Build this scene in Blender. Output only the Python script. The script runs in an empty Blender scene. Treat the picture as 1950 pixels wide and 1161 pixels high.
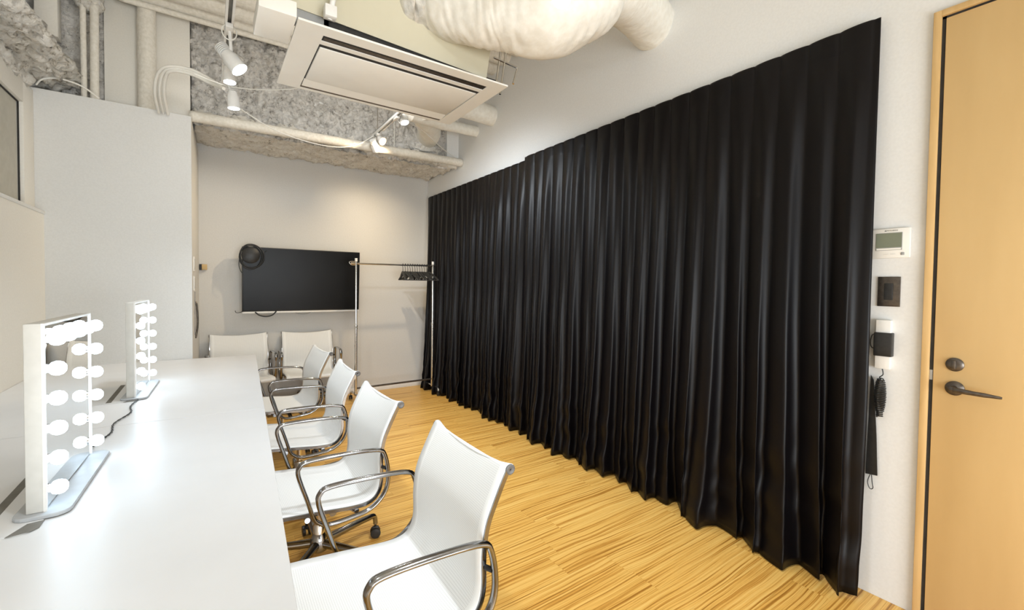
import bpy, bmesh, math, random
from mathutils import Vector, Matrix, noise
random.seed(7)
S = bpy.context.scene
COL = S.collection
# ------------------------------------------------------------------ camera, light, exposure
cam_d = bpy.data.cameras.new('camera'); cam = bpy.data.objects.new('camera', cam_d); COL.objects.link(cam)
yaw, pitch, roll = .6043, -.02624, .01243
fwd = Vector((math.sin(yaw)*math.cos(pitch), math.cos(yaw)*math.cos(pitch), math.sin(pitch)))
r0 = Vector((math.cos(yaw), -math.sin(yaw), 0)); u0 = r0.cross(fwd)
rt = r0*math.cos(roll) + u0*math.sin(roll); up = -r0*math.sin(roll) + u0*math.cos(roll)
m = Matrix((rt, up, -fwd)).transposed().to_4x4(); m.translation = Vector((0, 0, 1.35))
cam.matrix_world = m
cam_d.sensor_width = 36; cam_d.lens = 834/1950*36
cam_d.shift_x = (975-974.1)/1950; cam_d.shift_y = (565.4-580.5)/1950
cam_d.clip_start = .02
S.camera = cam
S.view_settings.view_transform = 'Standard'; S.view_settings.look = 'None'
S.view_settings.gamma = 1; S.view_settings.use_curve_mapping = False
S.view_settings.exposure = 0.25
W = bpy.data.worlds.new('world'); S.world = W; W.use_nodes = True
W.node_tree.nodes['Background'].inputs[0].default_value = (.9, .93, 1, 1)
W.node_tree.nodes['Background'].inputs[1].default_value = .3

def spot(name, loc, target, watts, col, ang=110, rad=.035, blend=.8):
    d = bpy.data.lights.new(name, 'SPOT'); d.energy = watts; d.color = col
    d.spot_size = math.radians(ang); d.spot_blend = blend; d.shadow_soft_size = rad
    o = bpy.data.objects.new(name, d); COL.objects.link(o); o.location = loc
    o.rotation_euler = (Vector(target)-Vector(loc)).to_track_quat('-Z', 'Y').to_euler()
    return o
COOL = (.87, .935, 1); WARM = (1, .78, .50); NEU = (.97, .97, .95)
# spots of the visible track heads modelled below, followed by added fill spots
spot('track_or_fill_beam', (.125, 2.56, 2.375), (2.0, 2.6, .8), 66, COOL, 84)
spot('track_or_fill_beam', (.10, 2.89, 2.425), (.3, 3.2, 0), 20, COOL, 115)
spot('track_or_fill_beam', (.135, 3.16, 2.385), (.3, 3.6, 0), 24, COOL, 115)
spot('track_or_fill_beam', (1.445, 4.35, 2.75), (.7, 5.3, .9), 58, WARM, 150)
spot('track_or_fill_beam', (1.46, 3.82, 2.785), (-.1, 3.4, .7), 17, COOL, 120)
spot('track_or_fill_beam', (1.062, 1.24, 2.41), (-.25, 1.2, .7), 20, NEU, 110)
spot('track_or_fill_beam', (1.05, .95, 2.41), (1.4, 2.0, 0), 76, COOL, 88)  # added fill for the floor, has no lamp head
spot('track_or_fill_beam', (.75, 3.35, 2.60), (2.42, 3.6, 1.1), 98, COOL, 112, .06)  # added fill for the far right wall, belongs to no fixture
spot('track_or_fill_beam', (.09, .95, 2.42), (.7, 1.2, .3), 38, COOL, 100)  # unseen lamp added to brighten the chairs and near desk
spot('track_or_fill_beam', (.09, -.35, 2.42), (2.3, .6, .9), 10, COOL, 70)  # unseen lamp added behind the camera for the near right wall
spot('track_or_fill_beam', (1.03, -.8, 2.42), (2.0, 4.4, 2.3), 45, COOL, 70, .12)  # added fill from behind the camera toward the far end, no head
spot('fill_uplight', (1.15, 3.55, 3.02), (1.0, 4.7, 3.15), 17, NEU, 165, .12)  # added to brighten the sprayed rear wall, no such fixture
spot('fill_uplight', (.0, 2.7, 2.95), (-1.0, 4.0, 2.95), 18, NEU, 165, .12)  # added to brighten the sprayed beam at left, no such fixture
# added area fill behind the camera
ad = bpy.data.lights.new('rear_fill', 'AREA'); ad.shape = 'RECTANGLE'; ad.size = 2.6; ad.size_y = 1.8; ad.energy = 132; ad.color = (.87, .94, 1)
ao = bpy.data.objects.new('rear_fill', ad); COL.objects.link(ao); ao.location = (.7, -1.93, 1.15); ao.rotation_euler = (math.radians(92), 0, math.radians(180))
ao.rotation_euler = Vector((0, 1, .22)).to_track_quat('-Z', 'Y').to_euler()

# ------------------------------------------------------------------ materials
def mat(name, col, rough=.5, metal=0, spec=.5):
    M = bpy.data.materials.new(name); M.use_nodes = True
    b = M.node_tree.nodes['Principled BSDF']
    b.inputs['Base Color'].default_value = (*col, 1); b.inputs['Roughness'].default_value = rough
    b.inputs['Metallic'].default_value = metal; b.inputs['Specular IOR Level'].default_value = spec
    return M
def nd(M, t, **k):
    n = M.node_tree.nodes.new(t)
    for a, v in k.items(): setattr(n, a, v)
    return n
def lk(M, a, b): M.node_tree.links.new(a, b)
def bsdf(M): return M.node_tree.nodes['Principled BSDF']
def mapping(M, scale, coord='Object', rot=(0, 0, 0)):
    tc = nd(M, 'ShaderNodeTexCoord'); mp = nd(M, 'ShaderNodeMapping')
    lk(M, tc.outputs[coord], mp.inputs[0]); mp.inputs['Scale'].default_value = scale; mp.inputs['Rotation'].default_value = rot
    return mp
def noisy(name, c1, c2, scale=(8, 8, 8), rough=.5, bump=.1, detail=6, lo=.35, hi=.65, metal=0, dist=.01, spec=.5):
    M = mat(name, c1, rough, metal, spec)
    mp = mapping(M, scale); n = nd(M, 'ShaderNodeTexNoise'); n.inputs['Scale'].default_value = 1; n.inputs['Detail'].default_value = detail
    lk(M, mp.outputs[0], n.inputs['Vector'])
    r = nd(M, 'ShaderNodeValToRGB'); r.color_ramp.elements[0].position = lo; r.color_ramp.elements[1].position = hi
    r.color_ramp.elements[0].color = (*c1, 1); r.color_ramp.elements[1].color = (*c2, 1)
    lk(M, n.outputs[0], r.inputs[0]); lk(M, r.outputs[0], bsdf(M).inputs['Base Color'])
    if bump:
        b = nd(M, 'ShaderNodeBump'); b.inputs['Strength'].default_value = bump; b.inputs['Distance'].default_value = dist
        lk(M, n.outputs[0], b.inputs['Height']); lk(M, b.outputs[0], bsdf(M).inputs['Normal'])
    return M
def emis(name, col, s):
    M = mat(name, col); bsdf(M).inputs['Emission Color'].default_value = (*col, 1); bsdf(M).inputs['Emission Strength'].default_value = s
    return M

m_wall = noisy('wall_paint', (.79, .79, .775), (.82, .82, .805), (90, 90, 90), .75, .06, 3, dist=.002)
m_wallw = noisy('wall_paint_warm', (.79, .76, .69), (.82, .79, .72), (90, 90, 90), .75, .06, 3, dist=.002)
m_wallg = noisy('wall_paint_grey', (.645, .635, .605), (.675, .665, .635), (90, 90, 90), .8, .06, 3, dist=.002)
m_white = noisy('white_paint', (.80, .79, .76), (.83, .82, .79), (40, 40, 40), .5, .02)
m_desk = noisy('desk_laminate', (.74, .745, .75), (.76, .765, .77), (6, 6, 6), .34, .01)
m_desksh = mat('desk_lid_laminate', (.62, .61, .58), .4)
m_dark = noisy('dark_gap', (.02, .018, .016), (.03, .028, .025), (20, 20, 20), .8, 0)
m_plast = noisy('white_plastic', (.84, .82, .77), (.86, .84, .79), (10, 10, 10), .38, .01)
m_beige = noisy('beige_sheet', (.58, .54, .40), (.62, .58, .44), (3, 3, 3), .6, .02)
m_black = noisy('black_plastic', (.012, .012, .012), (.02, .02, .02), (60, 60, 60), .45, .05)
m_chrome = noisy('polished_aluminium', (.27, .27, .275), (.36, .36, .365), (14, 14, 14), .15, 0, metal=1)
m_steel = noisy('chrome_tube', (.68, .66, .63), (.75, .73, .70), (20, 20, 20), .16, 0, metal=1)
m_darkmetal = noisy('dark_bronze', (.10, .085, .075), (.15, .13, .11), (60, 60, 60), .35, .05, metal=.8)
m_screen = noisy('tv_screen', (.006, .006, .006), (.008, .008, .008), (5, 5, 5), .28, 0, spec=.14)
m_cap = mat('grey_cap', (.35, .35, .34), .5)
m_endcap = mat('dark_grey_cap', (.13, .13, .13), .4)
m_mirhous = noisy('mirror_housing', (.60, .59, .55), (.64, .63, .59), (30, 30, 30), .5, .02)
m_base = noisy('mirror_base_plate', (.42, .44, .46), (.46, .48, .50), (30, 30, 30), .4, .01)
m_part = noisy('wall_paint_partition', (.69, .685, .66), (.72, .715, .69), (90, 90, 90), .78, .06, 3, dist=.002)
m_pipe = noisy('painted_pipe', (.70, .66, .57), (.80, .76, .68), (45, 45, 45), .7, .5, 6, dist=.006)
m_wrap = noisy('cloth_wrap', (.82, .79, .71), (.88, .86, .79), (30, 30, 30), .75, .35, 6, dist=.006)
m_foil = noisy('foil', (.62, .60, .55), (.78, .76, .70), (25, 25, 25), .38, .8, 6, metal=.35, dist=.01)
m_cable = mat('white_cable', (.78, .76, .70), .5)
m_bcable = mat('black_cable', (.012, .012, .012), .45)
m_mirror = mat('mirror_glass', (.90, .92, .92), .01, 1)
m_bulb = emis('lit_bulb', (.70, .86, 1), 8)
m_lens = emis('lit_lens', (.92, .96, 1), 14)
m_warmlens = emis('lit_warm_lens', (1, .66, .30), 6)
m_brown = noisy('brown_plastic', (.09, .065, .045), (.13, .10, .07), (20, 20, 20), .6, 0)
m_acw = noisy('air_conditioner_plastic', (.89, .87, .81), (.91, .89, .83), (10, 10, 10), .38, .01)
m_slot = noisy('shadow_gap', (.16, .15, .13), (.20, .19, .165), (20, 20, 20), .8, 0)
m_pane = noisy('window_panel', (.46, .44, .37), (.50, .48, .41), (20, 20, 20), .7, .02)
m_lcd = mat('lcd', (.20, .22, .16), .25)
m_print = mat('grey_print', (.25, .25, .24), .6)
m_wood_hook = noisy('hook_wood', (.55, .38, .16), (.62, .44, .2), (20, 60, 20), .5, .1)

# rough sprayed rock wool; grimy speckle and crevice shade both put into the colour
def rock(name, c0, c1, c2):
    M = mat(name, c1, .95, 0, .1)
    mp = mapping(M, (1, 1, 1))
    w = nd(M, 'ShaderNodeTexNoise'); w.inputs['Scale'].default_value = 9; w.inputs['Detail'].default_value = 8; w.inputs['Distortion'].default_value = .6
    f = nd(M, 'ShaderNodeTexNoise'); f.inputs['Scale'].default_value = 42; f.inputs['Detail'].default_value = 9; f.inputs['Roughness'].default_value = .7; f.inputs['Distortion'].default_value = .8
    lk(M, mp.outputs[0], w.inputs['Vector']); lk(M, mp.outputs[0], f.inputs['Vector'])
    mx = nd(M, 'ShaderNodeMath', operation='MULTIPLY_ADD'); lk(M, w.outputs[0], mx.inputs[0]); mx.inputs[1].default_value = .35
    s = nd(M, 'ShaderNodeMath', operation='MULTIPLY'); lk(M, f.outputs[0], s.inputs[0]); s.inputs[1].default_value = .65
    lk(M, s.outputs[0], mx.inputs[2])
    r = nd(M, 'ShaderNodeValToRGB'); e = r.color_ramp.elements
    e[0].position = .37; e[0].color = (*c0, 1); e[1].position = .56; e[1].color = (*c2, 1)
    k = e.new(.45); k.color = (*c1, 1)
    lk(M, mx.outputs[0], r.inputs[0]); lk(M, r.outputs[0], bsdf(M).inputs['Base Color'])
    b = nd(M, 'ShaderNodeBump'); b.inputs['Strength'].default_value = 1; b.inputs['Distance'].default_value = .03
    lk(M, mx.outputs[0], b.inputs['Height']); lk(M, b.outputs[0], bsdf(M).inputs['Normal'])
    return M
m_rock = rock('sprayed_rock_wool', (.20, .175, .15), (.66, .63, .58), (.84, .81, .76))
m_rockw = rock('sprayed_rock_wool_pale', (.36, .32, .25), (.84, .79, .70), (.92, .89, .82))

# golden streaky floor
def floor_mat():
    M = mat('golden_plank', (.7, .4, .1), .33, 0, .4)
    tc = nd(M, 'ShaderNodeTexCoord'); oi = nd(M, 'ShaderNodeObjectInfo')
    geo = nd(M, 'ShaderNodeNewGeometry')
    mul = nd(M, 'ShaderNodeMath', operation='MULTIPLY'); lk(M, oi.outputs['Random'], mul.inputs[0]); mul.inputs[1].default_value = 40
    cmb = nd(M, 'ShaderNodeCombineXYZ'); lk(M, mul.outputs[0], cmb.inputs[0]); lk(M, mul.outputs[0], cmb.inputs[2])
    add = nd(M, 'ShaderNodeVectorMath', operation='ADD'); lk(M, geo.outputs['Position'], add.inputs[0]); lk(M, cmb.outputs[0], add.inputs[1])
    mp = nd(M, 'ShaderNodeMapping'); lk(M, add.outputs[0], mp.inputs[0]); mp.inputs['Scale'].default_value = (1.1, 104, 1)
    # slow waviness of the grain
    wv = nd(M, 'ShaderNodeTexNoise'); wv.inputs['Scale'].default_value = 1.5; wv.inputs['Detail'].default_value = 2; lk(M, add.outputs[0], wv.inputs['Vector'])
    sub = nd(M, 'ShaderNodeVectorMath', operation='SUBTRACT'); lk(M, wv.outputs['Color'], sub.inputs[0]); sub.inputs[1].default_value = (.5, .5, .5)
    sc = nd(M, 'ShaderNodeVectorMath', operation='MULTIPLY'); lk(M, sub.outputs[0], sc.inputs[0]); sc.inputs[1].default_value = (0, 6.5, 0)
    ad2 = nd(M, 'ShaderNodeVectorMath', operation='ADD'); lk(M, mp.outputs[0], ad2.inputs[0]); lk(M, sc.outputs[0], ad2.inputs[1])
    n = nd(M, 'ShaderNodeTexNoise'); n.inputs['Scale'].default_value = 1; n.inputs['Detail'].default_value = 5; n.inputs['Roughness'].default_value = .62; lk(M, ad2.outputs[0], n.inputs['Vector'])
    r = nd(M, 'ShaderNodeValToRGB'); e = r.color_ramp.elements
    e[0].position = .33; e[0].color = (.34, .145, .02, 1); e[1].position = .64; e[1].color = (.88, .56, .165, 1)
    k = e.new(.42); k.color = (.58, .28, .05, 1); k = e.new(.50); k.color = (.80, .46, .11, 1)
    lk(M, n.outputs[0], r.inputs[0])
    lk(M, r.outputs[0], bsdf(M).inputs['Base Color'])
    b = nd(M, 'ShaderNodeBump'); b.inputs['Strength'].default_value = .15; b.inputs['Distance'].default_value = .002
    lk(M, n.outputs[0], b.inputs['Height']); lk(M, b.outputs[0], bsdf(M).inputs['Normal'])
    return M
m_floor = floor_mat()
def door_mat():
    M = noisy('oak_door', (.64, .43, .19), (.73, .51, .24), (5, 5, .9), .42, .03, 6, .3, .7)
    return M
m_door = door_mat()
m_frame = noisy('oak_frame', (.62, .40, .16), (.74, .50, .23), (50, 50, 3), .5, .08, 6, .3, .7, dist=.002)
# satin black curtain
m_curt = noisy('satin_black_cloth', (.0016, .0010, .0015), (.0026, .0018, .0024), (300, 300, 60), .42, .05, 3, dist=.001, spec=.23)
bsdf(m_curt).inputs['Sheen Weight'].default_value = .0; bsdf(m_curt).inputs['Sheen Roughness'].default_value = .35
bsdf(m_curt).inputs['Sheen Tint'].default_value = (.75, .62, .70, 1)
# white chair mesh with woven grid and plain hems, driven by a UV layer in metres
def mesh_mat():
    M = mat('white_woven_mesh', (.8, .8, .76), .6)
    uv = nd(M, 'ShaderNodeUVMap'); uv.uv_map = 'UVMap'
    sx = nd(M, 'ShaderNodeSeparateXYZ'); lk(M, uv.outputs[0], sx.inputs[0])
    def line(src, n, wd):
        a = nd(M, 'ShaderNodeMath', operation='MULTIPLY'); lk(M, src, a.inputs[0]); a.inputs[1].default_value = n
        f = nd(M, 'ShaderNodeMath', operation='FRACT'); lk(M, a.outputs[0], f.inputs[0])
        g = nd(M, 'ShaderNodeMath', operation='LESS_THAN'); lk(M, f.outputs[0], g.inputs[0]); g.inputs[1].default_value = wd
        return g
    a = line(sx.outputs[0], 150, .35); b = line(sx.outputs[1], 150, .35)
    mx = nd(M, 'ShaderNodeMath', operation='ADD'); lk(M, a.outputs[0], mx.inputs[0]); lk(M, b.outputs[0], mx.inputs[1])
    ab = nd(M, 'ShaderNodeMath', operation='ABSOLUTE'); lk(M, sx.outputs[0], ab.inputs[0])
    hem = nd(M, 'ShaderNodeMath', operation='LESS_THAN'); lk(M, ab.outputs[0], hem.inputs[0]); hem.inputs[1].default_value = .222
    ml = nd(M, 'ShaderNodeMath', operation='MULTIPLY'); lk(M, mx.outputs[0], ml.inputs[0]); lk(M, hem.outputs[0], ml.inputs[1])
    m2 = nd(M, 'ShaderNodeMath', operation='MULTIPLY'); lk(M, ml.outputs[0], m2.inputs[0]); m2.inputs[1].default_value = .5
    c = nd(M, 'ShaderNodeMix', data_type='RGBA'); lk(M, m2.outputs[0], c.inputs[0])
    c.inputs[6].default_value = (.87, .88, .87, 1); c.inputs[7].default_value = (.66, .67, .66, 1)
    lk(M, c.outputs[2], bsdf(M).inputs['Base Color'])
    return M
m_mesh = mesh_mat()

# ------------------------------------------------------------------ helpers
def link(name, bm, mtl, parent=None, smooth=False, angle=None):
    me = bpy.data.meshes.new(name); bm.normal_update(); bm.to_mesh(me); bm.free()
    if mtl: me.materials.append(mtl)
    if smooth:
        for p in me.polygons: p.use_smooth = True
        if angle: me.set_sharp_from_angle(angle=math.radians(angle))
    o = bpy.data.objects.new(name, me); COL.objects.link(o)
    if parent: o.parent = parent
    return o
def tag(o, label, cat, group=None):
    o['label'] = label; o['category'] = cat
    if group: o['group'] = group
    return o
def thing(name, label, cat, loc=(0, 0, 0), rz=0, group=None):
    o = bpy.data.objects.new(name, None); COL.objects.link(o); o.location = loc; o.rotation_euler = (0, 0, rz)
    o.empty_display_size = .1
    return tag(o, label, cat, group)
def struct(o): o['kind'] = 'structure'; return o
def box(bm, x0, x1, y0, y1, z0, z1, bev=0, M=None):
    mt = Matrix.Translation(((x0+x1)/2, (y0+y1)/2, (z0+z1)/2)) @ Matrix.Diagonal((abs(x1-x0), abs(y1-y0), abs(z1-z0), 1))
    if M is not None: mt = M @ mt
    r = bmesh.ops.create_cube(bm, size=1, matrix=mt)
    if bev:
        es = list({e for v in r['verts'] for e in v.link_edges})
        bmesh.ops.bevel(bm, geom=es, offset=bev, segments=2, affect='EDGES', profile=.5)
def bx(name, mtl, parent, *a, bev=0, M=None):
    bm = bmesh.new(); box(bm, *a, bev=bev, M=M); return link(name, bm, mtl, parent, bev > 0, 40)
def frame_at(t, prev=None):
    t = t.normalized()
    a = prev if prev is not None else (Vector((0, 0, 1)) if abs(t.z) < .9 else Vector((1, 0, 0)))
    n = (a - t*a.dot(t)).normalized(); return n, t.cross(n)
def tube(bm, pts, r, seg=10, closed=False, caps=True, rfun=None, flat=1.0, up=None):
    pts = [Vector(p) for p in pts]; n = len(pts); rings = []; pv = Vector(up) if up else None
    for i, p in enumerate(pts):
        if closed: t = pts[(i+1) % n] - pts[i-1]
        else: t = pts[min(i+1, n-1)] - pts[max(i-1, 0)]
        a, b = frame_at(t, pv)
        pv = Vector(up) if up else a
        ring = []
        for k in range(seg):
            th = 2*math.pi*k/seg
            rr = rfun(i, th) if rfun else (r[i] if isinstance(r, (list, tuple)) else r)
            ring.append(bm.verts.new(p + a*(math.cos(th)*rr) + b*(math.sin(th)*rr*flat)))
        rings.append(ring)
    m = n if closed else n-1
    for i in range(m):
        A, B = rings[i], rings[(i+1) % n]
        for k in range(seg):
            bm.faces.new((A[k], A[(k+1) % seg], B[(k+1) % seg], B[k]))
    if caps and not closed:
        bm.faces.new(rings[0][::-1]); bm.faces.new(rings[-1])
    bmesh.ops.recalc_face_normals(bm, faces=bm.faces)
def tb(name, mtl, parent, pts, r, seg=10, **k):
    bm = bmesh.new(); tube(bm, pts, r, seg, **k); return link(name, bm, mtl, parent, True, 50)
def smooth_path(pts, n=8, closed=False):
    P = [Vector(p) for p in pts]; out = []; N = len(P)
    rng = N if closed else N-1
    for i in range(rng):
        g = (lambda j: P[j % N]) if closed else (lambda j: P[max(0, min(N-1, j))])
        a, b, c, d = g(i-1), g(i), g(i+1), g(i+2)
        for k in range(n):
            t = k/n
            out.append(.5*((2*b) + (c-a)*t + (2*a-5*b+4*c-d)*t*t + (3*b-a-3*c+d)*t**3))
    if not closed: out.append(P[-1])
    return out
def lathe(bm, prof, M=None, seg=20):
    rings = []
    for r, z in prof:
        ring = [bm.verts.new((r*math.cos(2*math.pi*k/seg), r*math.sin(2*math.pi*k/seg), z)) for k in range(seg)]
        rings.append(ring)
    vs = [v for r in rings for v in r]
    for A, B in zip(rings, rings[1:]):
        for k in range(seg): bm.faces.new((A[k], A[(k+1) % seg], B[(k+1) % seg], B[k]))
    bm.faces.new(rings[0][::-1]); bm.faces.new(rings[-1])
    if M is not None: bmesh.ops.transform(bm, matrix=M, verts=vs)
    bmesh.ops.recalc_face_normals(bm, faces=bm.faces)
def axisM(loc, d):
    return Matrix.Translation(loc) @ Vector(d).to_track_quat('Z', 'Y').to_matrix().to_4x4()
def lt(name, mtl, parent, prof, loc, d=(0, 0, 1), seg=20):
    bm = bmesh.new(); lathe(bm, prof, axisM(loc, d), seg); return link(name, bm, mtl, parent, True, 40)
def dup(o, parent=None):
    c = o.copy(); COL.objects.link(c); c.parent = parent
    if parent: c.matrix_parent_inverse = o.matrix_parent_inverse
    for ch in [x for x in bpy.data.objects if x.parent == o]: dup(ch, c)
    return c
def prism(bm, pts, z0, z1):
    a = [bm.verts.new((x, y, z0)) for x, y in pts]; b = [bm.verts.new((x, y, z1)) for x, y in pts]
    n = len(pts)
    bm.faces.new(a[::-1]); bm.faces.new(b)
    for i in range(n): bm.faces.new((a[i], a[(i+1) % n], b[(i+1) % n], b[i]))
    bmesh.ops.recalc_face_normals(bm, faces=bm.faces)
def rough_sweep(name, mtl, prof, vec, nseg, amp, step=.02, seed=0, parent=None, capends=True):
    """profile polyline (3D points) resampled, swept along vec and displaced like sprayed wool"""
    P = [Vector(p) for p in prof]; pts = []
    for a, b in zip(P, P[1:]):
        n = max(1, int((b-a).length/step))
        for k in range(n): pts.append(a.lerp(b, k/n))
    pts.append(P[-1]); vec = Vector(vec); bm = bmesh.new(); grid = []
    for j in range(nseg+1):
        row = []
        for i, p in enumerate(pts):
            t = (pts[min(i+2, len(pts)-1)]-pts[max(i-2, 0)]).normalized(); nn = t.cross(vec.normalized())
            q = p + vec*(j/nseg); s = q*11 + Vector((seed, seed*2, 0))
            d = noise.fractal(s, .8, 2.1, 5)*.55 + noise.fractal(q*32, .7, 2.1, 3)*.3
            row.append(bm.verts.new(q + nn*d*amp + Vector((noise.noise(s*1.7), noise.noise(s*1.9+Vector((5, 5, 5))), noise.noise(s*2.1)))*amp*.25))
        grid.append(row)
    for A, B in zip(grid, grid[1:]):
        for k in range(len(pts)-1): bm.faces.new((A[k], A[k+1], B[k+1], B[k]))
    if capends:
        for r in (grid[0], grid[-1]):
            if (pts[0]-pts[-1]).length > .05:
                try: bm.faces.new(r)
                except Exception: pass
    bmesh.ops.recalc_face_normals(bm, faces=bm.faces)
    return link(name, bm, mtl, parent, True)

# ------------------------------------------------------------------ the room
XR = 2.42; YB = 5.51; ZC = 3.6; XL = -1.0; Y0 = -2.0
fl = struct(bx('floor', m_floor, None, XL-.1, XR+.1, Y0, YB+.1, -.10, -.012))
RW = .15
pl = {}
row = 0; y = -.30
while y < YB-.001:
    x = XL - random.random()*.75
    if abs(y-1.6) < .08: x = 1.45-.9*3
    while x < XR:
        a, b = max(x, XL), min(x+.9, XR)
        if b-a > .03:
            key = (round(b-a, 3), round(min(RW, YB-y), 3))
            if key not in pl:
                bm = bmesh.new(); box(bm, 0, key[0]-.0008, 0, key[1]-.0006, -.012, 0)
                pl[key] = link('plank', bm, m_floor, fl); o = pl[key]
            else:
                o = pl[key].copy(); COL.objects.link(o)
            o.location = (a, y, 0)
        x += .9
    y += RW
struct(bx('wall_right', m_wall, None, XR, XR+.12, Y0, YB, -.1, ZC))
struct(bx('wall_back', m_wallg, None, XL-.3, XR+.12, YB, YB+.12, -.1, ZC))
struct(bx('wall_front', m_wall, None, XL-.3, XR+.12, Y0-.12, Y0, -.1, ZC))
# partition block with its end face turned towards the room
bm = bmesh.new(); prism(bm, [(-1.05, 4.43), (-.115, 4.43), (-.086, 5.51), (-1.05, 5.51)], -.1, 2.685)
struct(link('wall_partition', bm, m_part))
# left wall: lower part stands proud under the window ledge
struct(bx('wall_left', m_wallw, None, -1.3, -1.035, Y0, 4.43, -.1, ZC))
struct(bx('wall_left_lower', m_wallw, None, -1.035, -.957, Y0, 4.4295, -.1, 1.81))
struct(bx('trim_1', m_white, None, -1.035, -.951, Y0, 4.4293, 1.81, 1.832, bev=.003))
w = struct(bx('window_1', m_pane, None, -1.035, -1.028, 1.2, 4.2, 1.832, 2.57))
for a in ((-1.035, -1.0, 4.225, 4.4285, 1.832, 2.66), (-1.035, -1.0, 1.0, 4.225, 2.515, 2.66)):
    bx('window_frame', m_wallw, w, *a, bev=.002)
for a in ((-1.028, -1.020, 4.217, 4.224, 1.832, 2.514), (-1.028, -1.020, 1.2, 4.224, 2.508, 2.5145)):
    bx('window_seal', m_dark, w, *a)
struct(bx('wall_left_upper', m_wallw, None, -1.035, -1.012, Y0, .98, 1.832, 2.66))
struct(bx('baseboard_back', m_white, None, -.086, XR, YB-.012, YB, 0, .062, bev=.002))
# ceiling deck with rounded ribs
ce = struct(bx('ceiling', m_pipe, None, XL-.3, XR+.12, Y0-.12, YB+.12, ZC, ZC+.12))
rib = None
yy = 4.55
while yy > 1.9:
    if rib is None:
        bm = bmesh.new(); tube(bm, [(XL-.2, 0, ZC+.02), (XR, 0, ZC+.02)], .105, 16)
        rib = link('ceiling_rib', bm, m_pipe, ce, True, 40); o = rib
    else: o = rib.copy(); COL.objects.link(o)
    o.location = (0, yy, 0); yy -= .225
# upper rear wall: sprayed, set forward over the soffit
rough_sweep('wall_sprayed', m_rock, [(-.12, 4.69, 2.70), (-.12, 4.69, 3.62)], (2.42, 0, 0), 190, .085, .014, 3)['kind'] = 'structure'
rough_sweep('wall_sprayed_left', m_rock, [(-1.3, 4.69, 2.66), (-1.3, 4.69, 3.62)], (.66, 0, 0), 50, .05, .014, 9)['kind'] = 'structure'
struct(bx('wall_upper', m_wallg, None, -1.3, XR, 4.74, 4.80, 2.76, ZC))
struct(bx('wall_upper_panel', m_wallw, None, -.665, -.385, 4.655, 4.745, 2.68, ZC, bev=.004))
struct(bx('wall_upper_panel', m_wallw, None, -.385, -.125, 4.645, 4.745, 2.68, ZC, bev=.004))
struct(bx('wall_column', m_wall, None, 2.27, XR, 4.64, 4.745, 2.74, ZC))
# sprayed soffit over the back of the room
rough_sweep('ceiling_soffit', m_rockw, [(-.10, 4.68, 2.83), (-.10, 4.62, 2.78), (-.10, 4.64, 2.73), (-.10, 4.74, 2.725), (-.10, 5.15, 2.735), (-.10, 5.50, 2.745)], (2.50, 0, 0), 160, .05, .016, 5)['kind'] = 'structure'
# sprayed beam down the left side, and the lump over the window head
rough_sweep('ceiling_beam', m_rockw, [(-1.34, 4.69, 3.02), (-1.05, 4.69, 2.99), (-.84, 4.69, 2.93), (-.79, 4.69, 2.86), (-.85, 4.69, 2.79), (-1.0, 4.69, 2.765), (-1.2, 4.69, 2.80), (-1.34, 4.69, 2.84)], (0, -3.6, -.18), 190, .085, .02, 12)['kind'] = 'structure'
rough_sweep('ceiling_beam_lump', m_rockw, [(-1.03, 4.30, 2.78), (-.975, 4.30, 2.72), (-.985, 4.30, 2.655), (-1.035, 4.30, 2.63)], (0, -2.8, 0), 130, .05, .016, 21)['kind'] = 'structure'
struct(bx('ceiling_panel', m_wallw, None, -1.02, -.90, 4.56, 4.66, 3.12, ZC, bev=.004))
# hidden rail the curtains run on
struct(bx('trim_2', m_white, None, 2.400, XR, .78, 5.35, 2.42, 2.445))
# door and frame
d = struct(bx('door_1', m_door, None, XR-.012, XR+.03, -.45, .480, .008, 2.430, bev=.0015))
fr = bx('door_frame', m_frame, d, XR-.022, XR+.0, .492, .516, 0, 2.464, bev=.002)
bx('door_frame', m_frame, d, XR-.022, XR+.0, -.49, .492, 2.440, 2.464, bev=.002)
bx('door_frame', m_frame, d, XR-.022, XR+.0, -.49, -.462, 0, 2.440, bev=.002)
bx('door_gap', m_dark, d, XR-.008, XR-.001, .480, .492, 0, 2.440)
bx('door_gap', m_dark, d, XR-.008, XR-.001, -.45, .492, 2.430, 2.440)
# privacy turn above the lever
lr = lt('lock_rose', m_darkmetal, d, [(.0265, 0), (.0265, .006), (.022, .010), (.012, .011)], (XR-.012, .418, 1.062), (-1, 0, 0), 28)
lk_ = bx('thumb_turn', m_darkmetal, lr, XR-.037, XR-.022, .412, .424, 1.045, 1.079, bev=.003)
hr = lt('handle_rose', m_darkmetal, d, [(.028, 0), (.028, .007), (.022, .012), (.012, .016), (.011, .048), (.004, .052)], (XR-.012, .416, .969), (-1, 0, 0), 28)
tb('handle_lever', m_darkmetal, hr, smooth_path([(XR-.055, .420, .969), (XR-.062, .400, .969), (XR-.064, .36, .967), (XR-.062, .32, .9655), (XR-.060, .285, .964)], 4), [.0095]*8+[.0085]*4+[.0075, .0065, .006, .0055, .004], 12, flat=.7)
bx('door_strike', m_steel, d, XR-.010, XR-.006, .482, .491, .99, 1.03)

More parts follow.
